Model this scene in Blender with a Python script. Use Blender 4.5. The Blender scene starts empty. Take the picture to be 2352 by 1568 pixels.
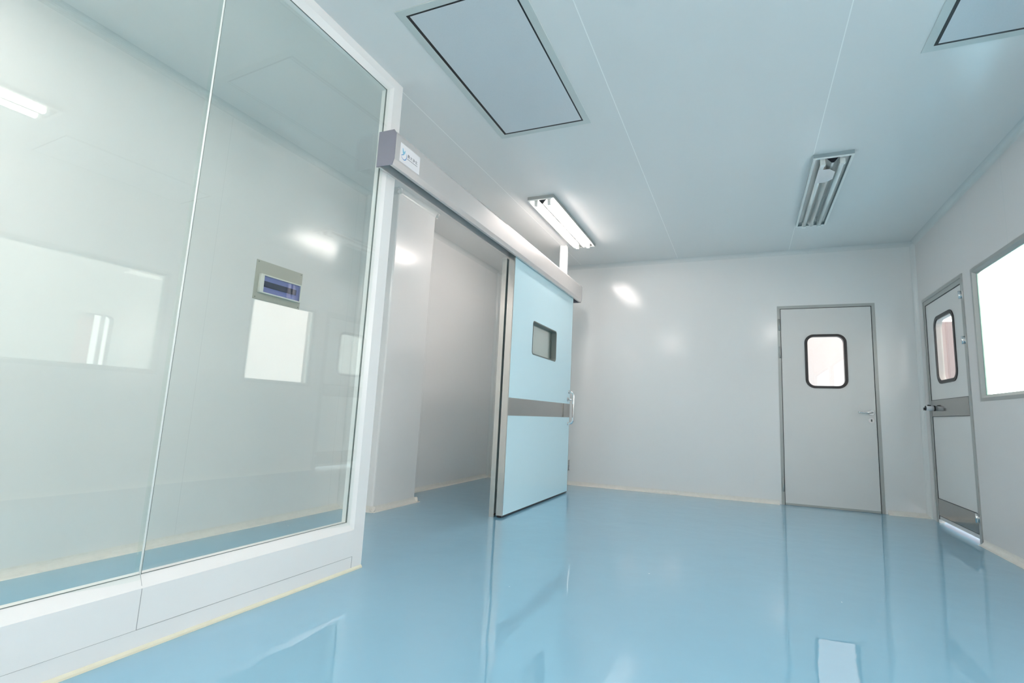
import bpy, math
from mathutils import Vector, Matrix
from mathutils.geometry import tessellate_polygon

scene = bpy.context.scene
COL = scene.collection

# ------------------------------------------------------------------ helpers
WLOC = {}          # world position of every parentable object


class MB:
    """collects geometry in world coordinates, links it as one mesh object"""
    def __init__(self):
        self.v = []; self.f = []; self.smooth = []

    def add(self, verts, faces, smooth=False):
        n = len(self.v)
        self.v += [tuple(p) for p in verts]
        for f in faces:
            self.f.append([i + n for i in f]); self.smooth.append(smooth)
        return self

    def box(self, x0, x1, y0, y1, z0, z1):
        x0, x1 = min(x0, x1), max(x0, x1); y0, y1 = min(y0, y1), max(y0, y1); z0, z1 = min(z0, z1), max(z0, z1)
        v = [(x0, y0, z0), (x1, y0, z0), (x1, y1, z0), (x0, y1, z0), (x0, y0, z1), (x1, y0, z1), (x1, y1, z1), (x0, y1, z1)]
        return self.add(v, [(0, 3, 2, 1), (4, 5, 6, 7), (0, 1, 5, 4), (1, 2, 6, 5), (2, 3, 7, 6), (3, 0, 4, 7)])

    def plate(self, axis, a0, a1, outer, holes=()):
        """2D outline with holes, extruded along axis from a0 to a1.
        axis 0: (u,v)=(y,z); axis 1: (x,z); axis 2: (x,y)"""
        def m(u, v, a):
            return (a, u, v) if axis == 0 else ((u, a, v) if axis == 1 else (u, v, a))
        loops = [list(outer)] + [list(h) for h in holes]
        flat = [p for l in loops for p in l]
        tris = tessellate_polygon([[Vector((p[0], p[1], 0)) for p in l] for l in loops])
        n = len(flat)
        v = [m(p[0], p[1], a0) for p in flat] + [m(p[0], p[1], a1) for p in flat]
        f = []
        for t in tris:
            a, b, c = [Vector(v[i]) for i in t]
            nrm = (b - a).cross(c - a)
            if nrm.length < 1e-12: continue
            d = 1 if a1 > a0 else -1
            if nrm[axis] * d > 0: t0, t1 = (t[0], t[2], t[1]), tuple(t)
            else: t0, t1 = tuple(t), (t[0], t[2], t[1])
            f.append(t0); f.append(tuple(i + n for i in t1))
        k = 0
        for li, l in enumerate(loops):
            L = len(l)
            for i in range(L):
                j = (i + 1) % L
                f.append((k + i, k + j, n + k + j, n + k + i))
            k += L
        self.add(v, f)
        return self

    def prism_y(self, prof, y0, y1, smooth=False):
        return self.plate(1, y0, y1, prof)

    def cyl(self, p0, p1, r0, r1=None, seg=20, caps=True):
        r1 = r0 if r1 is None else r1
        p0, p1 = Vector(p0), Vector(p1)
        d = (p1 - p0).normalized()
        a = d.orthogonal().normalized(); b = d.cross(a)
        v = []
        for p, r in ((p0, r0), (p1, r1)):
            for i in range(seg):
                t = 2 * math.pi * i / seg
                v.append(p + a * math.cos(t) * r + b * math.sin(t) * r)
        f = [(i, (i + 1) % seg, seg + (i + 1) % seg, seg + i) for i in range(seg)]
        self.add(v, f, True)
        if caps:
            self.add(v[:seg], [tuple(reversed(range(seg)))]); self.add(v[seg:], [tuple(range(seg))])
        return self

    def tube(self, pts, r, seg=14):
        pts = [Vector(p) for p in pts]
        v = []; n = len(pts)
        prev = None
        for i, p in enumerate(pts):
            d = (pts[min(i + 1, n - 1)] - pts[max(i - 1, 0)]).normalized()
            a = d.orthogonal().normalized() if prev is None else (prev - d * prev.dot(d)).normalized()
            prev = a; b = d.cross(a)
            for k in range(seg):
                t = 2 * math.pi * k / seg
                v.append(p + a * math.cos(t) * r + b * math.sin(t) * r)
        f = []
        for i in range(n - 1):
            for k in range(seg):
                f.append((i * seg + k, i * seg + (k + 1) % seg, (i + 1) * seg + (k + 1) % seg, (i + 1) * seg + k))
        self.add(v, f, True)
        self.add(v[:seg], [tuple(reversed(range(seg)))]); self.add(v[-seg:], [tuple(range(seg))])
        return self

    def build(self, name, mat, parent=None, bevel=0, loc=None):
        if parent is not None: base = WLOC[parent.name] if loc is None else Vector(loc)
        else: base = Vector(loc) if loc is not None else Vector((0, 0, 0))
        me = bpy.data.meshes.new(name)
        me.from_pydata([tuple(Vector(p) - base) for p in self.v], [], self.f)
        me.validate()
        if len(me.polygons) == len(self.smooth):
            for p, s in zip(me.polygons, self.smooth): p.use_smooth = s
        me.materials.append(mat)
        o = bpy.data.objects.new(name, me); COL.objects.link(o)
        if parent is not None:
            o.parent = parent
            o.location = base - WLOC[parent.name]
        else:
            o.location = base
        WLOC[o.name] = base
        import bmesh
        bm = bmesh.new(); bm.from_mesh(me)
        bmesh.ops.remove_doubles(bm, verts=bm.verts, dist=1e-6)
        bmesh.ops.recalc_face_normals(bm, faces=bm.faces)
        bm.to_mesh(me); bm.free()
        if bevel:
            md = o.modifiers.new('edge', 'BEVEL'); md.width = bevel; md.segments = 2; md.limit_method = 'ANGLE'; md.angle_limit = math.radians(50)
        return o


def tag(o, label=None, cat=None, group=None, kind=None):
    if label: o['label'] = label
    if cat: o['category'] = cat
    if group: o['group'] = group
    if kind: o['kind'] = kind
    return o


def empty(name, loc, label, cat, group=None, kind=None):
    o = bpy.data.objects.new(name, None); COL.objects.link(o)
    o.location = loc; o.empty_display_size = .05
    WLOC[o.name] = Vector(loc)
    return tag(o, label, cat, group, kind)


def rect(u0, u1, v0, v1):
    return [(u0, v0), (u1, v0), (u1, v1), (u0, v1)]


def rrect(u0, u1, v0, v1, r, n=8):
    out = []
    for cu, cv, a in ((u1 - r, v0 + r, -90), (u1 - r, v1 - r, 0), (u0 + r, v1 - r, 90), (u0 + r, v0 + r, 180)):
        for i in range(n + 1):
            t = math.radians(a + 90 * i / n)
            out.append((cu + r * math.cos(t), cv + r * math.sin(t)))
    return out


# ------------------------------------------------------------------ materials
def newmat(name):
    m = bpy.data.materials.new(name); m.use_nodes = True
    nt = m.node_tree
    return m, nt, nt.nodes['Principled BSDF']


def mat(name, col, rough=.4, metal=0, spec=.5, noise=0, nscale=8, bump=0, bscale=60, coat=0):
    m, nt, p = newmat(name)
    p.inputs['Roughness'].default_value = rough
    p.inputs['Metallic'].default_value = metal
    p.inputs['Specular IOR Level'].default_value = spec
    if coat:
        p.inputs['Coat Weight'].default_value = coat; p.inputs['Coat Roughness'].default_value = .05
    tc = nt.nodes.new('ShaderNodeNewGeometry')
    nz = nt.nodes.new('ShaderNodeTexNoise'); nz.inputs['Scale'].default_value = nscale; nz.inputs['Detail'].default_value = 4
    nt.links.new(tc.outputs['Position'], nz.inputs['Vector'])
    mx = nt.nodes.new('ShaderNodeMix'); mx.data_type = 'RGBA'
    mx.inputs[6].default_value = (*[c * (1 - noise) for c in col], 1)
    mx.inputs[7].default_value = (*[min(1, c * (1 + noise)) for c in col], 1)
    nt.links.new(nz.outputs['Fac'], mx.inputs[0]); nt.links.new(mx.outputs[2], p.inputs['Base Color'])
    if bump:
        n2 = nt.nodes.new('ShaderNodeTexNoise'); n2.inputs['Scale'].default_value = bscale
        nt.links.new(tc.outputs['Position'], n2.inputs['Vector'])
        b = nt.nodes.new('ShaderNodeBump'); b.inputs['Strength'].default_value = 1; b.inputs['Distance'].default_value = bump
        nt.links.new(n2.outputs['Fac'], b.inputs['Height']); nt.links.new(b.outputs['Normal'], p.inputs['Normal'])
    return m


def panel_mat(name, col, rough, axis, off, period, line, width=.0016, bump=.00025, bscale=1.6, spec=.5):
    """painted steel sandwich panel: flat colour with sealed joints every `period` metres"""
    m, nt, p = newmat(name)
    N, L = nt.nodes, nt.links
    p.inputs['Roughness'].default_value = rough
    p.inputs['Specular IOR Level'].default_value = spec
    g = N.new('ShaderNodeNewGeometry'); s = N.new('ShaderNodeSeparateXYZ'); L.new(g.outputs['Position'], s.inputs[0])
    a = N.new('ShaderNodeMath'); a.operation = 'SUBTRACT'; a.inputs[1].default_value = off - period / 2
    L.new(s.outputs[axis], a.inputs[0])
    w = N.new('ShaderNodeMath'); w.operation = 'PINGPONG'; w.inputs[1].default_value = period / 2
    L.new(a.outputs[0], w.inputs[0])
    c = N.new('ShaderNodeMath'); c.operation = 'GREATER_THAN'; c.inputs[1].default_value = period / 2 - width
    L.new(w.outputs[0], c.inputs[0])
    mx = N.new('ShaderNodeMix'); mx.data_type = 'RGBA'
    mx.inputs[6].default_value = (*col, 1); mx.inputs[7].default_value = (*line, 1)
    L.new(c.outputs[0], mx.inputs[0]); L.new(mx.outputs[2], p.inputs['Base Color'])
    nz = N.new('ShaderNodeTexNoise'); nz.inputs['Scale'].default_value = bscale; nz.inputs['Detail'].default_value = 2
    L.new(g.outputs['Position'], nz.inputs['Vector'])
    b = N.new('ShaderNodeBump'); b.inputs['Distance'].default_value = bump * 20; b.inputs['Strength'].default_value = .5
    L.new(nz.outputs['Fac'], b.inputs['Height']); L.new(b.outputs['Normal'], p.inputs['Normal'])
    return m


def glass_mat(name, tint):
    m = bpy.data.materials.new(name); m.use_nodes = True
    nt = m.node_tree; N, L = nt.nodes, nt.links
    N.clear()
    out = N.new('ShaderNodeOutputMaterial'); mx = N.new('ShaderNodeMixShader')
    tr = N.new('ShaderNodeBsdfTransparent'); tr.inputs[0].default_value = (*tint, 1)
    gl = N.new('ShaderNodeBsdfGlossy'); gl.inputs['Roughness'].default_value = 0.0
    gl.inputs['Color'].default_value = (.97, 1, .98, 1)
    g = N.new('ShaderNodeNewGeometry')
    io = N.new('ShaderNodeMix'); io.data_type = 'FLOAT'
    io.inputs[2].default_value = 1.55; io.inputs[3].default_value = 1 / 1.55
    L.new(g.outputs['Backfacing'], io.inputs[0])
    fr = N.new('ShaderNodeFresnel'); L.new(io.outputs[0], fr.inputs['IOR'])
    L.new(fr.outputs[0], mx.inputs[0]); L.new(tr.outputs[0], mx.inputs[1]); L.new(gl.outputs[0], mx.inputs[2])
    L.new(mx.outputs[0], out.inputs[0])
    return m


def emit_mat(name, col, s):
    m, nt, p = newmat(name)
    p.inputs['Base Color'].default_value = (.9, .9, .9, 1)
    p.inputs['Emission Color'].default_value = (*col, 1)
    p.inputs['Emission Strength'].default_value = s
    return m


def floor_mat():
    m, nt, p = newmat('epoxy_floor')
    N, L = nt.nodes, nt.links
    g = N.new('ShaderNodeNewGeometry')
    nz = N.new('ShaderNodeTexNoise'); nz.inputs['Scale'].default_value = 1.1; nz.inputs['Detail'].default_value = 3
    L.new(g.outputs['Position'], nz.inputs['Vector'])
    mx = N.new('ShaderNodeMix'); mx.data_type = 'RGBA'
    mx.inputs[6].default_value = (*FLOOR_A, 1); mx.inputs[7].default_value = (*FLOOR_B, 1)
    L.new(nz.outputs['Fac'], mx.inputs[0])
    # tiny pale specks left in the coating
    vo = N.new('ShaderNodeTexVoronoi'); vo.inputs['Scale'].default_value = 3.2; vo.inputs['Randomness'].default_value = 1
    L.new(g.outputs['Position'], vo.inputs['Vector'])
    lt = N.new('ShaderNodeMath'); lt.operation = 'LESS_THAN'; lt.inputs[1].default_value = .012
    L.new(vo.outputs['Distance'], lt.inputs[0])
    m2 = N.new('ShaderNodeMix'); m2.data_type = 'RGBA'; m2.inputs[7].default_value = (.75, .85, .9, 1)
    L.new(lt.outputs[0], m2.inputs[0]); L.new(mx.outputs[2], m2.inputs[6]); L.new(m2.outputs[2], p.inputs['Base Color'])
    p.inputs['Roughness'].default_value = .5
    p.inputs['Specular IOR Level'].default_value = .2
    p.inputs['Coat Weight'].default_value = 1; p.inputs['Coat Roughness'].default_value = .012; p.inputs['Coat IOR'].default_value = 1.75
    # self-levelled coat: long gentle waves
    n1 = N.new('ShaderNodeTexNoise'); n1.inputs['Scale'].default_value = 5.5; n1.inputs['Detail'].default_value = 2.5; n1.inputs['Roughness'].default_value = .45
    L.new(g.outputs['Position'], n1.inputs['Vector'])
    b = N.new('ShaderNodeBump'); b.inputs['Distance'].default_value = .0014; b.inputs['Strength'].default_value = 1
    L.new(n1.outputs['Fac'], b.inputs['Height']); L.new(b.outputs['Normal'], p.inputs['Coat Normal']); 
    return m


FLOOR_A = (.185, .405, .545); FLOOR_B = (.197, .42, .565)
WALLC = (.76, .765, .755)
M = dict(
    floor=floor_mat(),
    wall_y=panel_mat('wall_panel_left', WALLC, .18, 1, 3.27, 1.18, (.69, .70, .69)),
    wall_x=panel_mat('wall_panel_back', WALLC, .16, 0, 1.262, 1.18, (.74, .76, .76)),
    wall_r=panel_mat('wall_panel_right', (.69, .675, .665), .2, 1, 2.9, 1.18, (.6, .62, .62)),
    ceil=panel_mat('ceiling_panel', (.80, .80, .785), .22, 0, .484, 1.19, (.97, .97, .95), width=.0026),
    white=mat('white_powder_aluminium', (.82, .83, .82), .22, noise=.01),
    dirty=mat('cream_sealant', (.71, .70, .655), .5, noise=.08, nscale=30, bump=.002, bscale=50),
    foam=mat('yellowed_sealant', (.70, .70, .56), .55, noise=.06, nscale=20, bump=.001, bscale=60),
    cove=mat('white_coving', (.68, .70, .69), .22, noise=.01),
    alu=mat('anodised_aluminium', (.76, .72, .70), .34, metal=.55, noise=.02),
    alugrey=mat('grey_frame_aluminium', (.40, .415, .40), .35, metal=.3, noise=.02),
    capgrey=mat('grey_end_cap', (.24, .24, .29), .45, noise=.02),
    steel=mat('stainless_steel', (.40, .39, .375), .12, metal=1, noise=.02, nscale=20),
    steel_light=mat('brushed_steel_edge', (.62, .59, .555), .2, metal=.9, noise=.02, nscale=20),
    chrome=mat('polished_steel', (.8, .8, .8), .08, metal=1),
    blue=mat('blue_door_skin', (.68, .92, 1.0), .2, noise=.008, nscale=2, coat=.2),
    leaf=mat('white_door_skin', (.68, .68, .665), .3, noise=.01),
    rubber=mat('black_rubber', (.012, .012, .014), .35),
    dark=mat('dark_joint', (.06, .065, .065), .6),
    joint=mat('grey_joint', (.38, .40, .40), .6),
    gasket=mat('grey_gasket', (.16, .19, .18), .5),
    glass=glass_mat('partition_glass', (.972, .992, .98)),
    wglass=glass_mat('window_glass', (.97, .99, .98)),
    edgeglass=mat('green_glass_edge', (.30, .52, .44), .15),
    outlet=mat('outlet_flange', (.60, .64, .62), .4, noise=.01),
    diffuser=mat('perforated_diffuser', (.66, .69, .71), .45, noise=.05, nscale=260, bump=.0006, bscale=380),
    tube_on=emit_mat('lit_tube', (1, .895, .85), 84),
    tube_dim=emit_mat('lit_tube_dimmed', (1, .895, .85), 44),  # same tube type, emission turned down so the rail below does not clip
    tube_off=mat('unlit_tube', (.80, .83, .82), .2, noise=.01),
    lampbody=mat('lamp_body_white', (.84, .85, .82), .3, noise=.01),
    lampside=mat('lamp_side_grey', (.33, .40, .42), .4),
    reflector=mat('lamp_reflector', (.62, .63, .62), .18, metal=.5),
    ridge_end=mat('lamp_ridge_end', (.03, .035, .045), .4),
    paper=mat('paper_tag', (.80, .76, .75), .6),
    sticker=mat('sticker_white', (.84, .84, .86), .45),
    ink=mat('ink_grey', (.20, .21, .24), .6),
    inkblue=mat('ink_blue', (.16, .33, .60), .6),
    inkteal=mat('ink_teal', (.25, .55, .72), .6),
    beige=mat('box_grey_paint', (.43, .44, .385), .45, noise=.02),
    reveal=mat('cream_reveal', (.40, .37, .355), .5),
    boxwhite=mat('box_plastic', (.72, .74, .68), .35),
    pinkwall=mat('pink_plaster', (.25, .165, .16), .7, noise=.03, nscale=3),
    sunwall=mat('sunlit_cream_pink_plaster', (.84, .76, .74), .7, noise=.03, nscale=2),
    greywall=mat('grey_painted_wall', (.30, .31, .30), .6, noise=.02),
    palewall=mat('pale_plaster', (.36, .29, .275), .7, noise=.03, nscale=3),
    blackplastic=mat('black_plastic', (.012, .014, .016), .3),
    whiteplastic=mat('white_plastic', (.70, .72, .74), .25),
)
def tinted(name, tint, spec_mix):
    m = glass_mat(name, tint); return m
M['bluecover'] = tinted('blue_tinted_cover', (.74, .76, .93), 0)

# ------------------------------------------------------------------ dimensions (metres)
H = 2.718
XP, XPB = -1.868, -1.938       # partition faces
XG = -1.903                    # glass
YJ = 2.241                     # end of glazed partition
XR, YB, XL = 1.637, 5.967, -3.10
YF = -2.3                      # wall behind the camera
WT = .05                       # panel thickness


def st(o, label, cat): return tag(o, label, cat, kind='structure')

# ------------------------------------------------------------------ room shell
st(MB().box(-3.4, 5.2, YF - .3, 9.2, -.1, 0).build('floor', M['floor']),
   'glossy light blue epoxy floor running through the room', 'floor')
st(MB().box(XL - WT, XR + WT, YF - WT, YB + WT, H, H + .06).build('ceiling', M['ceil']),
   'pale grey panelled ceiling with thin sealed joints', 'ceiling')

# back wall with the door opening
BD = dict(x0=.351, x1=1.268, z=2.10)
st(MB().plate(1, YB, YB + WT, [(XL - WT, 0), (BD['x0'], 0), (BD['x0'], BD['z']), (BD['x1'], BD['z']), (BD['x1'], 0), (XR + WT, 0), (XR + WT, H), (XL - WT, H)])
   .build('wall_back', M['wall_x']), 'white panel wall at the far end around the white door', 'wall')
# right wall with door and two windows, plus an added unseen one for daylight
RD = dict(y0=4.837, y1=5.812, z=2.075)
WA = dict(y0=3.80, y1=4.66, z0=1.075, z1=2.035)
WB = dict(y0=.45, y1=2.86, z0=1.075, z1=2.035)
WC = dict(y0=-2.05, y1=.25, z0=1.075, z1=2.035)
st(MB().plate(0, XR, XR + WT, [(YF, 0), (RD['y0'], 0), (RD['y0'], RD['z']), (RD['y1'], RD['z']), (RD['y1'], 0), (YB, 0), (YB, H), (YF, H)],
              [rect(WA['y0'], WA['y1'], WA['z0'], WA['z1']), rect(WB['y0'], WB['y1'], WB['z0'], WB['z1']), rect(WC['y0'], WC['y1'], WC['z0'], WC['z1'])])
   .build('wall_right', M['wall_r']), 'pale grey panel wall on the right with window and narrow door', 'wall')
st(MB().box(XL - WT, XL, YF, YB, 0, H).build('wall_left', M['wall_y']),
   'white panel wall seen behind the glass on the left', 'wall')
st(MB().box(XL - WT, XR + WT, YF - WT, YF, 0, H).build('wall_front', M['wall_x']),
   'white panel wall closing the room behind the viewpoint', 'wall')
# boxed column standing against the left wall
CY0, CY1, CX = 3.40, 3.962, -2.771
st(MB().box(XL, CX, CY0, CY1, 0, H).build('wall_column', M['wall_y'], bevel=.012),
   'white boxed column projecting from the left wall behind the opening', 'column')


def cove_prof(r, n=7):
    """concave quarter round, corner at (0,0), returned as (out from wall, up)"""
    pts = [(0, 0), (r, 0)]
    for i in range(1, n):
        t = math.pi / 2 * i / n
        pts.append((r - r * math.sin(t), r - r * math.cos(t)))
    pts.append((0, r))
    return pts


def cove_run(mb, axis, wall, sx, a0, a1, r, top=False):
    """cove along axis (0=x,1=y) on a wall at coordinate `wall`, projecting in direction sx"""
    pr = cove_prof(r)
    sec = []
    for o, u in pr:
        sec.append((wall + sx * o, (H - u) if top else u))
    if axis == 1: mb.plate(1, a0, a1, sec)
    else: mb.plate(0, a0, a1, sec)


FR = .042
for nm, runs, lab in (
    ('baseboard_back', [(0, YB, -1, XL, BD['x0'] - .02), (0, YB, -1, BD['x1'] + .02, XR)], 'cream sealed coving along the foot of the far wall'),
    ('baseboard_right', [(1, XR, -1, YF, RD['y0'] - .01)], 'cream sealed coving along the foot of the right wall'),
    ('baseboard_left', [(1, XL, 1, YF, CY0), (1, XL, 1, CY1, YB)], 'cream sealed coving along the foot of the left wall'),
    ('baseboard_column', [(1, CX, 1, CY0 - .03, CY1 + .03), (0, CY0, -1, XL, CX + .03), (0, CY1, 1, XL, CX + .03)], 'cream sealed coving around the foot of the column')):
    mb = MB()
    for ax, w, s, a0, a1 in runs: cove_run(mb, ax, w, s, a0, a1, FR)
    st(mb.build(nm, M['dirty']), lab, 'baseboard')
TR = .045
for i, (runs, lab) in enumerate((
    ([(0, YB, -1, XL, XR)], 'white curved coving between far wall and ceiling'),
    ([(1, XR, -1, YF, YB)], 'white curved coving between right wall and ceiling'),
    ([(1, XL, 1, YF, CY0), (1, XL, 1, CY1, YB)], 'white curved coving between left wall and ceiling'),
    ([(1, CX, 1, CY0 - .03, CY1 + .03), (0, CY0, -1, XL, CX + .03), (0, CY1, 1, XL, CX + .03)], 'white curved coving around the head of the column'))):
    mb = MB()
    for ax, w, s, a0, a1 in runs: cove_run(mb, ax, w, s, a0, a1, TR, True)
    st(mb.build('trim_%d' % (i + 1), M['cove']), lab, 'coving')
# upright corner coving
mb = MB()
for (cx, cy, sx, sy) in ((XR, YB, -1, -1), (XL, YB, 1, -1), (XL, CY0, 1, -1), (XL, CY1, 1, 1)):
    mb.plate(2, 0, H, [(cx + sx * o, cy + sy * u) for o, u in cove_prof(.04)])
st(mb.build('trim_5', M['cove']), 'white curved upright coving in the wall corners', 'coving')

# ------------------------------------------------------------------ glazed partition
part = MB()
# outer profile of the glazed frame: top rail, bottom rail, end post (with splayed beads towards the glass on both sides)
zt, zb, yr = 2.672, .197, 2.168           # inner edges of the flat face
bz, bw = .042, .030                       # bead height / depth
xin, xout = XG + .015, XG - .017
P0 = YF
part.box(XPB, XP, P0, YJ, zt, H)                       # top rail
part.box(XPB, XP, P0, yr, .0, zb)                      # plinth
part.box(XPB, XP, yr, YJ, 0, zt)                       # end post
pobj = st(part.build('wall_partition', M['white'], loc=(XG, YJ, 0)),
          'white framed glass partition on the left with a low solid base', 'glass partition')
# beads
bead = MB()
def bead_h(z_flat, z_tip):
    bead.plate(1, P0, yr, [(XP, z_flat), (XP, z_flat + (z_tip - z_flat) * .05), (xin, z_tip), (xout, z_tip), (XPB, z_flat + (z_tip - z_flat) * .05), (XPB, z_flat)])
bead_h(zb, .241)
bead_h(zt, 2.635)
bead.plate(2, .197, 2.672, [(XP, yr), (XP, yr - .002), (xin, 2.128), (xout, 2.128), (XPB, yr - .002), (XPB, yr)])
bead.build('glazing_bead', M['white'], pobj)
# joints in the cladding
jt = MB()
e = .0007
ys = 1.177
jt.box(XP - .001, XP + e, ys - .001, ys + .001, .07, zb)
jt.box(XP - .001, XP + e, ys, yr, .0685, .0705)
jt.box(XP - .001, XP + e, P0, ys, .0687, .0697)
jt.box(XP - .001, XP + e, yr - .0012, yr + .0012, 0, .0705)
for sgn, z0, z1 in ((1, zb, .2405),):
    x0, x1 = XP, xin
    jt.add([(x0 + .0008, ys - .001, z0), (x0 + .0008, ys + .001, z0), (x1 + .0008, ys + .001, z1 + .0008), (x1 + .0008, ys - .001, z1 + .0008)], [(0, 1, 2, 3)])
jt.build('cladding_joint', M['joint'], pobj)
# foam line along the floor
fm = MB()
fm.plate(1, P0, YJ, [(XP, 0), (XP + .010, 0), (XP + .008, .006), (XP + .002, .013), (XP, .014)])
tag(fm.build('floor_seal', M['foam'], pobj), 'yellowed sealant bead')
# glass panes; the far pane sits a touch out of true in its rebate
def pane(y0, y1, yaw, name='glass_pane'):
    cy = (y0 + y1) / 2
    mb = MB()
    c, s = math.cos(yaw), math.sin(yaw)
    hw = (y1 - y0) / 2
    pts = []
    for z in (.225, 2.65):
        for dx, dy in ((-.005, -hw), (.005, -hw), (.005, hw), (-.005, hw)):
            pts.append((XG + dx * c - dy * s, cy + dx * s + dy * c, z))
    mb.add(pts, [(0, 3, 2, 1), (4, 5, 6, 7), (0, 1, 5, 4), (1, 2, 6, 5), (2, 3, 7, 6), (3, 0, 4, 7)])
    return mb.build(name, M['glass'], pobj)
pane(ys + .003, 2.145, math.radians(-2.25))
pane(.2, ys - .003, math.radians(-2.25))
pane(-.78, .194, 0)
pane(-1.76, -.786, 0)
sl = MB(); sl.box(XG + .010, XG + .0178, ys - .0002, ys + .002, .24, 2.637); sl.build('pane_seal', M['gasket'], pobj)
sl = MB(); sl.box(XG + .010, XG + .0178, ys - .002, ys - .0002, .24, 2.637); sl.build('pane_seal', M['sticker'], pobj)
for yy in (.197, -.783):
    MB().box(XG - .006, XG + .007, yy - .003, yy + .003, .24, 2.637).build('pane_seal', M['gasket'], pobj)
# dark gasket line round the glass
gk = MB()
gk.box(xin - .001, xin + .0025, P0, 2.1275, 2.633, 2.636)
gk.box(xin - .0035, xin + .0025, 2.1245, 2.1285, .24, 2.636)
gk.box(xin - .001, xin + .0015, P0, 2.1275, .2405, .2425)
gk.build('glazing_gasket', M['gasket'], pobj)
# fixed solid section behind the parked door leaf, steel sleeve on its edge, hanger post
MB().box(-1.905, -1.867, 3.765, 5.30, 0, 2.13).build('fixed_panel', M['leaf'], pobj)
MB().box(-1.907, -1.865, 3.745, 3.80, 0, 2.13).build('edge_sleeve', M['steel_light'], pobj)
MB().box(-1.905, -1.835, 5.15, 5.215, 2.339, H).build('hanger_post', M['white'], pobj)

# ------------------------------------------------------------------ door operator (rail housing) above the opening
OY0, OY1 = 2.081, 5.52
op = empty('sliding_door_track', (-1.80, OY0, 2.14), 'long silver sliding door rail housing running above the opening', 'door track')
MB().plate(1, OY0, OY1, [(-1.8675, 2.139), (-1.853, 2.139), (-1.853, 2.20), (-1.783, 2.20), (-1.783, 2.137), (-1.763, 2.137),
                         (-1.752, 2.168), (-1.752, 2.317), (-1.767, 2.337), (-1.8675, 2.3385)]).build('housing', M['alu'], op)
for y0, y1, nm in ((OY0 - .003, OY0, 'end_cap'), (OY1, OY1 + .003, 'end_cap')):
    MB().plate(1, y0, y1, [(-1.8675, 2.133), (-1.762, 2.133), (-1.7505, 2.168), (-1.7505, 2.318), (-1.766, 2.34), (-1.8675, 2.34)]).build(nm, M['capgrey'], op)
MB().box(-1.850, -1.786, OY0 + .01, OY1 - .01, 2.182, 2.2005).build('inner_rail', M['joint'], op)
# logo plate
stk = MB().box(-1.7522, -1.7508, 2.124, 2.304, 2.178, 2.286).build('logo_label', M['sticker'], op)


def text_mesh(body, size, mtx, mt, name, parent):
    cu = bpy.data.curves.new(name, 'FONT'); cu.body = body; cu.size = size; cu.extrude = .0002; cu.space_character = 1.22; cu.offset = .0002
    tmp = bpy.data.objects.new(name, cu); COL.objects.link(tmp)
    dg = bpy.context.evaluated_depsgraph_get(); dg.update()
    me = bpy.data.meshes.new_from_object(tmp.evaluated_get(dg))
    bpy.data.objects.remove(tmp)
    me.transform(mtx); me.transform(Matrix.Translation(-WLOC[parent.name]))
    me.materials.clear(); me.materials.append(mt)
    o = bpy.data.objects.new(name, me); COL.objects.link(o); o.parent = parent
    WLOC[o.name] = WLOC[parent.name]
    return o


# text faces +x: local x -> +y, local y -> +z, local z -> +x
RX = Matrix(((0, 0, 1, 0), (1, 0, 0, 0), (0, 1, 0, 0), (0, 0, 0, 1)))
text_mesh('鼎大净化', .0215, Matrix.Translation((-1.7506, 2.188, 2.229)) @ RX, M['ink'], 'lettering', stk)
# the second line is too small to read: a row of fine strokes
fine = MB()
yy_ = 2.186
for i in range(30):
    wd = (.0016, .0023, .0012, .0019, .0026)[i % 5]; hh = (.0046, .0038, .0046, .0030)[i % 4]
    fine.box(-1.7508, -1.7504, yy_, yy_ + wd, 2.2165, 2.2165 + hh); yy_ += wd + .0013
fine.build('fine_print', M['ink'], stk)
LX = -1.7506
def leaf_shape(pts, mt, nm):
    MB().plate(0, LX - .0002, LX + .0003, pts).build(nm, mt, stk)
leaf_shape([(2.141, 2.262), (2.147, 2.258), (2.153, 2.248), (2.156, 2.244), (2.162, 2.250), (2.168, 2.258), (2.165, 2.240), (2.158, 2.228), (2.150, 2.224), (2.144, 2.240)], M['inkteal'], 'emblem')
leaf_shape([(2.132, 2.214), (2.150, 2.2215), (2.158, 2.228), (2.146, 2.226), (2.136, 2.219)], M['inkblue'], 'emblem')
arc = []
cyy, czz = 2.158, 2.222
for i in range(19):
    t = math.radians(-165 + 225 * i / 18); arc.append((cyy + .024 * math.cos(t), czz + .026 * math.sin(t)))
for i in range(18, -1, -1):
    t = math.radians(-165 + 225 * i / 18); w = .0055 * math.sin(math.pi * (i + .3) / 18.6)
    arc.append((cyy + (.024 - w) * math.cos(t), czz + (.026 - w) * math.sin(t)))
leaf_shape(arc, M['inkblue'], 'emblem')

# ------------------------------------------------------------------ sliding door leaf
SX0, SX1, SY0, SY1 = -1.842, -1.792, 3.741, 5.338
WIN = (4.207, 4.827, 1.366, 1.668)
sd = empty('sliding_door', ((SX0 + SX1) / 2, (SY0 + SY1) / 2, 0), 'light blue sliding door leaf with small square window hanging from silver rail', 'sliding door')
hole = rrect(WIN[0], WIN[1], WIN[2], WIN[3], .028)
MB().plate(0, SX0, SX1, rect(SY0 + .012, SY1 - .006, .018, 2.178), [hole]).build('leaf', M['blue'], sd)
tag(MB().plate(2, .018, 2.178, [(SX0 - .0015, SY0), (SX1 + .0015, SY0), (SX1 + .0015, SY0 + .016), (SX1 - .001, SY0 + .016), (SX1 - .001, SY0 + .0125), (SX0 + .001, SY0 + .0125), (SX0 - .0015, SY0 + .016)])
    .build('edge_trim', M['steel_light'], sd), 'stainless steel edge strip')
MB().box(SX0 - .001, SX1 + .001, SY1 - .006, SY1, .018, 2.178).build('edge_trim', M['steel_light'], sd)
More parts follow.
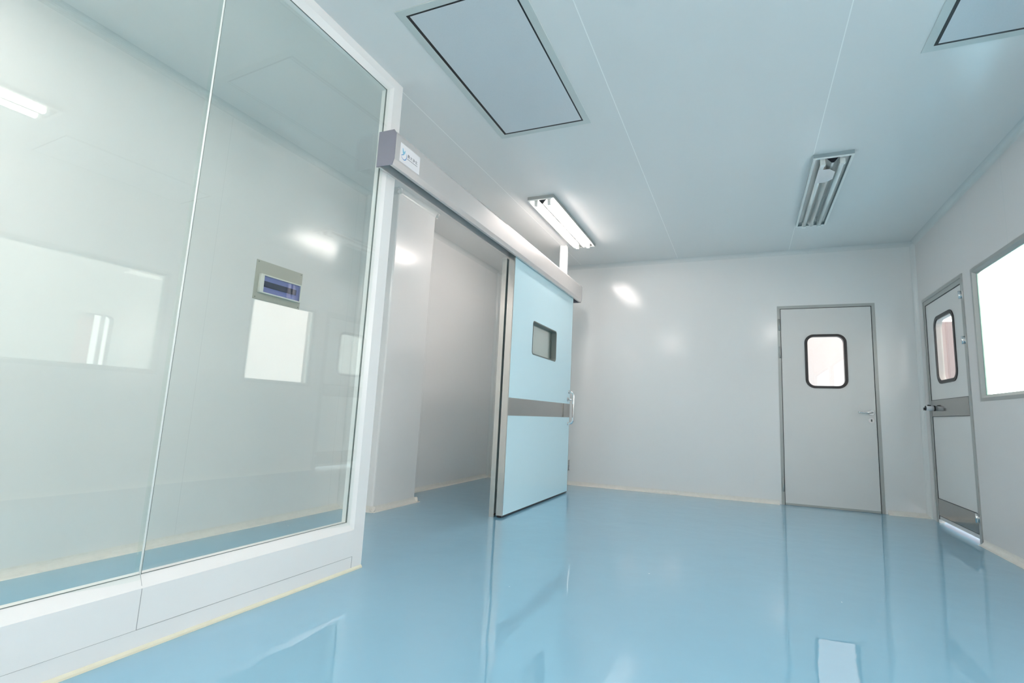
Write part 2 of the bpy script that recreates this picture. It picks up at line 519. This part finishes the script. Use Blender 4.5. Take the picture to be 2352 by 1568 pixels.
MB().box(SX1 - .001, SX1 + .0012, SY0 + .012, SY1 - .006, .803, .949).build('impact_band', M['steel'], sd)
MB().box(SX0 + .006, SX1 - .006, SY0 + .005, SY1 - .005, .003, .019).build('bottom_seal', M['rubber'], sd)
wf = MB().plate(0, SX0 - .002, SX1 + .002, rrect(WIN[0] - .006, WIN[1] + .006, WIN[2] - .006, WIN[3] + .006, .032),
                [rrect(WIN[0] + .005, WIN[1] - .005, WIN[2] + .005, WIN[3] - .005, .024)]).build('window_frame', M['gasket'], sd)
MB().plate(0, SX0 + .006, SX0 + .011, rect(WIN[0] + .001, WIN[1] - .001, WIN[2] + .001, WIN[3] - .001)).build('pane', M['wglass'], wf)
# D handle
def arc_pts(c, r, a0, a1, n, ax):
    return [(c[0] + r * math.cos(math.radians(a0 + (a1 - a0) * i / n)), c[1], c[2] + r * math.sin(math.radians(a0 + (a1 - a0) * i / n))) for i in range(n + 1)]
hy, hz0, hz1, hp = 5.275, .735, 1.078, .062
path = [(SX1, hy, hz0)] + arc_pts((SX1 + hp - .04, hy, hz0 + .04), .04, -90, 0, 7, 0) + arc_pts((SX1 + hp - .04, hy, hz1 - .04), .04, 0, 90, 7, 0) + [(SX1, hy, hz1)]
hd = MB().tube(path, .011).build('pull_handle', M['chrome'], sd)
for z in (hz0, hz1):
    MB().cyl((SX1, hy, z), (SX1 + .008, hy, z), .019).build('handle_rose', M['chrome'], hd)
lk = MB().cyl((SX1, hy - .03, .995), (SX1 + .010, hy - .03, .995), .024).cyl((SX1 + .01, hy - .03, .995), (SX1 + .052, hy - .03, .995), .0095).build('lock_knob', M['chrome'], sd)

# ------------------------------------------------------------------ back wall door
d1 = MB()
fw = .030
d1.plate(1, YB - .004, YB + WT, [(BD['x0'], 0), (BD['x0'] + fw, 0), (BD['x0'] + fw, BD['z'] - fw), (BD['x1'] - fw, BD['z'] - fw), (BD['x1'] - fw, 0), (BD['x1'], 0), (BD['x1'], BD['z']), (BD['x0'], BD['z'])])
door1 = st(d1.build('door_1', M['alugrey'], loc=((BD['x0'] + BD['x1']) / 2, YB, 0)), 'white single door with black rimmed window in the far wall', 'door')
lx0, lx1, lz1 = BD['x0'] + fw + .006, BD['x1'] - fw - .007, BD['z'] - fw - .006
# dark rebate behind the leaf gap
MB().plate(1, YB + .008, YB + .03, [(BD['x0'] + fw - .001, 0.001), (lx0 + .006, 0.001), (lx0 + .006, lz1 - .006), (lx1 - .006, lz1 - .006), (lx1 - .006, 0.001), (BD['x1'] - fw + .001, 0.001), (BD['x1'] - fw + .001, BD['z'] - fw + .001), (BD['x0'] + fw - .001, BD['z'] - fw + .001)]).build('door_gasket', M['dark'], door1)
W1 = (.638, .975, 1.236, 1.756)
lf = MB().plate(1, YB - .001, YB + .043, rect(lx0, lx1, .022, lz1), [rrect(W1[0] - .006, W1[1] + .006, W1[2] - .006, W1[3] + .006, .07)]).build('leaf', M['leaf'], door1)
MB().box(lx0, lx1, YB - .003, YB + .04, .002, .022).build('bottom_rail', M['alugrey'], door1)
rim = MB().plate(1, YB - .008, YB + .044, rrect(W1[0] - .028, W1[1] + .028, W1[2] - .025, W1[3] + .025, .09), [rrect(W1[0], W1[1], W1[2], W1[3], .066)]).build('window_rim', M['rubber'], door1)
MB().box(W1[0] - .004, W1[1] + .004, YB + .012, YB + .017, W1[2] - .004, W1[3] + .004).build('pane', M['wglass'], rim)
for z0, z1 in ((1.83, 1.956), (1.53, 1.653), (.134, .266)):
    MB().cyl((.370, YB - .011, z0), (.370, YB - .011, z1), .0085, seg=16).box(.362, .378, YB - .010, YB - .002, z0, z1).build('hinge', M['alugrey'], door1)
hn = MB().cyl((1.19, YB - .003, .975), (1.19, YB - .012, .975), .026, seg=28).build('lever_handle', M['chrome'], door1)
MB().tube([(1.19, YB - .01, .975), (1.19, YB - .045, .975), (1.184, YB - .055, .975), (1.16, YB - .057, .975), (1.10, YB - .057, .974), (1.066, YB - .054, .974)], .0095).build('lever', M['chrome'], hn)
ck = MB().cyl((1.188, YB - .003, .897), (1.188, YB - .010, .897), .026, seg=28).build('lock_rose', M['chrome'], door1)
MB().box(1.182, 1.194, YB - .013, YB - .0095, .885, .909).build('key_cylinder', M['dark'], ck)
# ------------------------------------------------------------------ right wall door
y0, y1, zt2 = RD['y0'], RD['y1'], RD['z']
d2 = MB().plate(0, XR - .008, XR + WT, [(y0, 0), (y0 + .03, 0), (y0 + .03, zt2 - .03), (y1 - .03, zt2 - .03), (y1 - .03, 0), (y1, 0), (y1, zt2), (y0, zt2)])
door2 = st(d2.build('door_2', M['alugrey'], loc=(XR, (y0 + y1) / 2, 0)), 'narrow white door with steel band and tall window in the right wall', 'door')
MB().plate(0, XR - .003, XR + .04, [(y0 + .03, .0), (y0 + .055, .0), (y0 + .055, 2.005), (5.755, 2.005), (5.755, .0), (y1 - .03, .0), (y1 - .03, zt2 - .03), (y0 + .03, zt2 - .03)]).build('inner_frame', M['alugrey'], door2)
ly0, ly1 = 4.897, 5.750
W2 = (5.115, 5.525, 1.27, 1.815)
holes = [rrect(W2[0] - .006, W2[1] + .006, W2[2] - .006, W2[3] + .006, .07)]
lf2 = MB().plate(0, XR + .004, XR + .046, rect(ly0, ly1, .03, 2.0), holes).build('leaf', M['leaf'], door2)
MB().box(XR - .001, XR + .005, ly0 + .004, ly1 - .004, .952, 1.098).build('impact_band', M['steel'], door2)
MB().box(XR - .001, XR + .005, ly0 + .004, ly1 - .004, .066, .214).build('kick_plate', M['steel'], door2)
ln = MB()
for z in (.950, 1.100, .064, .216): ln.box(XR - .001, XR + .005, ly0 + .002, ly1 - .002, z - .002, z + .002)
ln.box(XR + .0, XR + .03, ly0 - .003, ly0 + .0, .0, 2.003); ln.box(XR, XR + .03, ly1, ly1 + .004, .03, 2.003); ln.box(XR, XR + .03, ly0, ly1, 2.0, 2.004)
ln.build('door_gasket', M['dark'], door2)
rim2 = MB().plate(0, XR - .003, XR + .048, rrect(W2[0] - .034, W2[1] + .034, W2[2] - .032, W2[3] + .034, .095), [rrect(W2[0] - .005, W2[1] + .005, W2[2] - .005, W2[3] + .005, .07)]).build('window_rim', M['rubber'], door2)
MB().plate(0, XR + .006, XR + .050, rrect(W2[0] - .0049, W2[1] + .0049, W2[2] - .0049, W2[3] + .0049, .07), [rrect(W2[0], W2[1], W2[2], W2[3], .066)]).build('window_reveal', M['reveal'], rim2)
MB().box(XR + .040, XR + .045, W2[0] - .003, W2[1] + .003, W2[2] - .003, W2[3] + .003).build('pane', M['wglass'], rim2)
for z in (1.905, 1.54, .185):
    h = MB().cyl((XR - .018, 4.868, z - .032), (XR - .018, 4.868, z + .032), .011, seg=18)
    h.box(XR - .010, XR - .004, 4.845, 4.893, z - .031, z + .031)
    h.build('hinge', M['chrome'], door2)
kb = MB().cyl((XR - .001, 5.69, 1.026), (XR - .006, 5.69, 1.026), .026, seg=28).build('door_knob', M['blackplastic'], door2)
MB().cyl((XR - .006, 5.69, 1.026), (XR - .066, 5.69, 1.026), .023, seg=28).build('knob_barrel', M['whiteplastic'], kb)
MB().cyl((XR - .066, 5.69, 1.026), (XR - .071, 5.69, 1.026), .024, .019, seg=28).box(XR - .085, XR - .069, 5.675, 5.695, 1.006, 1.03).build('knob_cap', M['blackplastic'], kb)
MB().plate(1, 5.680, 5.700, [(XR - .055, 1.047), (XR - .025, 1.047), (XR - .028, 1.056), (XR - .05, 1.058)]).build('thumb_catch', M['blackplastic'], kb)

# ------------------------------------------------------------------ windows in the right wall
def window(n, W, label):
    f = MB()
    # splayed aluminium frame lining the opening
    f.plate(0, XR - .003, XR + .001, rect(W['y0'] - .025, W['y1'] + .025, W['z0'] - .025, W['z1'] + .025), [rect(W['y0'], W['y1'], W['z0'], W['z1'])])
    a = .022
    o = [(W['y0'], W['z0']), (W['y1'], W['z0']), (W['y1'], W['z1']), (W['y0'], W['z1'])]
    i = [(W['y0'] + a, W['z0'] + a), (W['y1'] - a, W['z0'] + a), (W['y1'] - a, W['z1'] - a), (W['y0'] + a, W['z1'] - a)]
    v = [(XR - .003, *p) for p in o] + [(XR + .020, *p) for p in i] + [(XR + .030, *p) for p in i] + [(XR + WT, *p) for p in o]
    fc = []
    for k in range(4):
        j = (k + 1) % 4
        fc += [(k, j, 4 + j, 4 + k), (4 + k, 4 + j, 8 + j, 8 + k), (8 + k, 8 + j, 12 + j, 12 + k), (12 + k, 12 + j, j, k)]
    f.add(v, fc)
    w = st(f.build('window_%d' % n, M['alugrey'], loc=(XR, (W['y0'] + W['y1']) / 2, W['z0'])), label, 'window')
    MB().box(XR + .0215, XR + .0285, W['y0'] + a - .004, W['y1'] - a + .004, W['z0'] + a - .004, W['z1'] - a + .004).build('pane', M['wglass'], w)
    g = MB().plate(0, XR + .0185, XR + .0212, rect(W['y0'] + a - .003, W['y1'] - a + .003, W['z0'] + a - .003, W['z1'] - a + .003),
                   [rect(W['y0'] + a + .004, W['y1'] - a - .010, W['z0'] + a + .0005, W['z1'] - a - .003)])
    tag(g.build('glazing_seal', M['edgeglass'], w), 'green glass edge')
    return w
window(1, WA, 'bright window beside the narrow door in the right wall')
window(2, WB, 'wide bright window nearer the viewpoint in the right wall')
window(3, WC, 'added unseen wide window in the right wall behind the viewpoint, for daylight')  # extra window added behind the viewpoint to light the left side

# ------------------------------------------------------------------ passage outside the room
st(MB().box(3.5, 3.6, 4.1, 6.02, 0, 3.6).build('wall_added_sunlit', M['sunwall']), 'added sunlit cream pink wall across the passage, for light and window reflections', 'wall')  # added wall, bounces sun and fills the window reflection
st(MB().box(3.5, 3.6, -2.6, 2.05, 0, 3.6).build('wall_added_near', M['sunwall']), 'added unseen sunlit cream pink wall, bounces daylight into the wide windows', 'wall')  # unseen wall added to send daylight through the wide windows
ows = MB().plate(0, 3.5, 3.6, rect(2.05, 4.1, 0, 3.6), [rrect(2.93, 3.27, .95, 1.78, .05)])  # added wall, kept dark so the wide window's reflection stays faint
ow4 = st(ows.build('wall_added_panel', M['greywall']), 'added grey painted wall across the passage with a small opening, dims the glass reflection', 'wall')
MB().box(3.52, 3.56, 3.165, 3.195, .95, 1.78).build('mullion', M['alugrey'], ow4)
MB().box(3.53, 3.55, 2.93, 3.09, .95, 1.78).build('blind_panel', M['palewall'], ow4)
st(MB().plate(0, 3.44, 3.6, rect(6.02, 8.3, 0, 3.6), [rect(6.22, 6.40, 1.90, 2.12)]).build('wall_added_corner', M['greywall']), 'added grey painted pier at the far end of the passage, darkens the window reflection', 'wall')  # added pier, gives the window reflection its darker far edge

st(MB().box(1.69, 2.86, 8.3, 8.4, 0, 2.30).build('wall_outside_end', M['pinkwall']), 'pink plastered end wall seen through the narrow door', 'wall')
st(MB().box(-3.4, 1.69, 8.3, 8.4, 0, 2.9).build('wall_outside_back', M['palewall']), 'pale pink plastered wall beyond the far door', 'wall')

# ------------------------------------------------------------------ ceiling lamps
def lamp(x0, x1, y0, y1, lit, label, tagged=False):
    cx = (x0 + x1) / 2
    t = empty('fluorescent_lamp', (cx, (y0 + y1) / 2, H), label, 'ceiling lamp', 'ceiling lamps')
    zb_ = H - .028
    # tray: grey-blue outside walls, white rim
    MB().plate(2, zb_, H, rect(x0, x1, y0, y1), [rect(x0 + .008, x1 - .008, y0 + .008, y1 - .008)]).build('tray_side', M['lampside'] if not lit else M['alugrey'], t)
    MB().plate(2, zb_ - .004, zb_, rect(x0, x1, y0, y1), [rect(x0 + .016, x1 - .016, y0 + .018, y1 - .018)]).build('rim', M['lampbody'], t)
    MB().box(x0 + .008, x1 - .008, y0 + .008, y1 - .008, H - .010, H - .001).build('reflector', M['reflector'], t)
    rg = MB().plate(1, y0 + .05, y1 - .05, [(cx - .045, H - .01), (cx + .045, H - .01), (cx + .007, H - .052), (cx - .007, H - .052)]).build('ridge', M['reflector'], t)
    MB().plate(1, y0 + .046, y0 + .0495, [(cx - .045, H - .01), (cx + .045, H - .01), (cx + .007, H - .053), (cx - .007, H - .053)]).build('ridge_end', M['ridge_end'], rg)
    for s in (-1, 1):
        tx = cx + s * .062
        MB().cyl((tx, y0 + .075, H - .047), (tx, y1 - .075, H - .047), .015, seg=18).build('tube', lit if lit else M['tube_off'], t)
        for yy, d in ((y0 + .05, 1), (y1 - .05, -1)):
            MB().box(tx - .016, tx + .016, yy - .004, yy + .024 * d, H - .066, H - .012).build('socket', M['lampbody'], t, bevel=.004)
    if tagged:
        tg = MB()
        yA, yB2 = y0 + .12, y0 + .34
        px = [(x0 + .045, H - .063), (x0 + .065, H - .064), (cx - .012, H - .064), (cx + .03, H - .066)]
        v = []; f = []
        for k, (xx, zz) in enumerate(px):
            cut = .0 if k < 3 else .05
            for dz in (0, -.0006):
                v.append((xx, yA + cut, zz + dz)); v.append((xx, yB2 - cut, zz + dz))
        for k in range(3):
            a = k * 4; b = a + 4
            f += [(a, a + 1, b + 1, b), (a + 2, b + 2, b + 3, a + 3), (a, b, b + 2, a + 2), (a + 1, a + 3, b + 3, b + 1)]
        f += [(0, 2, 3, 1), (12, 13, 15, 14)]
        tg.add(v, f)
        tag(tg.build('paper_tag', M['paper'], t), 'pinkish white paper tag hanging over a tube')
    return t
lamp(-1.757, -1.512, 3.868, 5.20, M['tube_dim'], 'lit twin tube ceiling lamp above the silver sliding door rail')
lamp(.483, .737, 3.782, 5.145, None, 'unlit twin tube ceiling lamp with a paper tag', True)
lamp(.483, .737, .17, 1.53, M['tube_on'], 'lit twin tube ceiling lamp overhead, mirrored at the left edge of the glass')
lamp(-1.757, -1.512, -1.2, .13, M['tube_on'], 'added lit twin tube ceiling lamp out of view near the partition, brightens the room')  # lamp added out of view for more interior light
lamp(-2.62, -2.375, -1.0, .33, M['tube_on'], 'added lit twin tube ceiling lamp out of view in the glazed-off passage, brightens its wall')  # added lamp, brightens the passage wall behind the glass

# ------------------------------------------------------------------ ceiling air outlets
def outlet(x0, x1, y0, y1, label):
    t = empty('air_outlet', ((x0 + x1) / 2, (y0 + y1) / 2, H), label, 'air outlet', 'ceiling air outlets')
    w = .042
    MB().plate(2, H - .004, H + .0, rect(x0, x1, y0, y1), [rect(x0 + w, x1 - w, y0 + w * .85, y1 - w)]).build('flange', M['outlet'], t, bevel=.001)
    MB().plate(2, H - .0035, H - .0002, rect(x0 + w - .0005, x1 - w + .0005, y0 + w * .85 - .0005, y1 - w + .0005), [rect(x0 + w + .0160, x1 - w - .0085, y0 + w * .85 + .009, y1 - w - .0125)]).build('shadow_gap', M['rubber'], t)
    MB().box(x0 + w + .0155, x1 - w - .0080, y0 + w * .85 + .0085, y1 - w - .012, H - .0038, H - .0004).build('diffuser_plate', M['diffuser'], t, bevel=.0015)
    return t
outlet(-1.548, -.900, 1.745, 2.925, 'large perforated air outlet in the ceiling beside the glass partition')
outlet(.862, 1.51, 1.66, 2.836, 'perforated air outlet in the ceiling above the right wall window')

# ------------------------------------------------------------------ distribution box on the left wall
bx = empty('breaker_box', (XL, 2.58, 1.53), 'grey breaker box with blue tinted cover on the wall behind the glass', 'breaker box')
MB().box(XL, XL + .004, 2.387, 2.777, 1.525, 1.800).build('back_plate', M['beige'], bx, bevel=.001)
MB().plate(0, XL + .004, XL + .026, rect(2.416, 2.762, 1.572, 1.705), [rect(2.444, 2.752, 1.581, 1.696)]).build('cover_frame', M['boxwhite'], bx, bevel=.002)
MB().box(XL + .0041, XL + .006, 2.444, 2.752, 1.581, 1.696).build('inner_panel', M['whiteplastic'], bx)
MB().box(XL + .006, XL + .012, 2.447, 2.728, 1.622, 1.662).build('breaker_row', M['dark'], bx)
MB().box(XL + .020, XL + .0225, 2.4435, 2.7525, 1.5805, 1.6965).build('tinted_cover', M['bluecover'], bx)
for y, z in ((2.402, 1.787), (2.762, 1.787), (2.402, 1.539), (2.762, 1.539)):
    MB().cyl((XL + .004, y, z), (XL + .0055, y, z), .004, seg=10).build('screw', M['gasket'], bx)
# small bolt on the far wall by the end of the sliding door
bt = empty('wall_bolt', (-1.985, YB, .165), 'small upright steel bolt low on the far wall beside the blue door', 'bolt')
MB().cyl((-1.985, YB - .02, .17), (-1.985, YB - .02, .29), .005, seg=12).build('rod', M['steel'], bt)
MB().box(-1.995, -1.975, YB - .026, YB, .286, .294).build('bracket', M['chrome'], bt)
MB().box(-1.995, -1.975, YB - .026, YB, .165, .176).build('bracket', M['chrome'], bt)

# ------------------------------------------------------------------ daylight
w = bpy.data.worlds.new('sky'); scene.world = w; w.use_nodes = True
bg = w.node_tree.nodes['Background']
bg.inputs[0].default_value = (1.0, .965, .95, 1); bg.inputs[1].default_value = 4.0
sun = bpy.data.lights.new('sun', 'SUN'); sun.energy = 17; sun.angle = math.radians(2); sun.color = (1, .95, .9)
so = bpy.data.objects.new('sun', sun); COL.objects.link(so); so.location = (-4, 3, 6)
so.rotation_euler = Vector((.5, 0, -.866)).to_track_quat('-Z', 'Y').to_euler()
def portal(x, y, z, sy, sz, name):
    l = bpy.data.lights.new(name, 'AREA'); l.shape = 'RECTANGLE'; l.size = sy; l.size_y = sz
    l.cycles.is_portal = True
    o = bpy.data.objects.new(name, l); COL.objects.link(o)
    o.location = (x, y, z); o.rotation_euler = (0, math.radians(90), 0)
    return o
# rotation: local -z must look into the room (-x)
p = portal(XR + .055, (WB['y0'] + WB['y1']) / 2, (WB['z0'] + WB['z1']) / 2, WB['z1'] - WB['z0'], WB['y1'] - WB['y0'], 'daylight_portal')
p = portal(XR + .055, (WC['y0'] + WC['y1']) / 2, (WC['z0'] + WC['z1']) / 2, WC['z1'] - WC['z0'], WC['y1'] - WC['y0'], 'daylight_portal')
p = portal(XR + .055, (WA['y0'] + WA['y1']) / 2, (WA['z0'] + WA['z1']) / 2, WA['z1'] - WA['z0'], WA['y1'] - WA['y0'], 'daylight_portal')

# ------------------------------------------------------------------ camera
cam = bpy.data.cameras.new('camera'); co = bpy.data.objects.new('camera', cam); COL.objects.link(co)
cam.sensor_fit = 'HORIZONTAL'; cam.sensor_width = 36
cam.lens = 1159.196 / 2352 * 36
cam.shift_x = -75.66 / 2352; cam.shift_y = -1.327 / 2352
cam.clip_start = .01
R = [[0.9308073950937287, 0.36321013719926376, 0.04093885042986898], [0.014560331432060272, -0.14876182162933438, 0.9887658555867059], [-0.3652199200309531, 0.9197544871655773, 0.143757063657304]]
m = Matrix(((R[0][0], R[1][0], -R[2][0]), (R[0][1], R[1][1], -R[2][1]), (R[0][2], R[1][2], -R[2][2]))).to_4x4()
m.translation = (0, 0, .82458)
co.matrix_world = m
scene.camera = co
vs = scene.view_settings
vs.view_transform = 'Standard'; vs.look = 'None'; vs.gamma = 1; vs.use_curve_mapping = False
vs.exposure = 0.29
cy = scene.cycles
cy.max_bounces = 14; cy.transparent_max_bounces = 16; cy.diffuse_bounces = 8; cy.glossy_bounces = 6
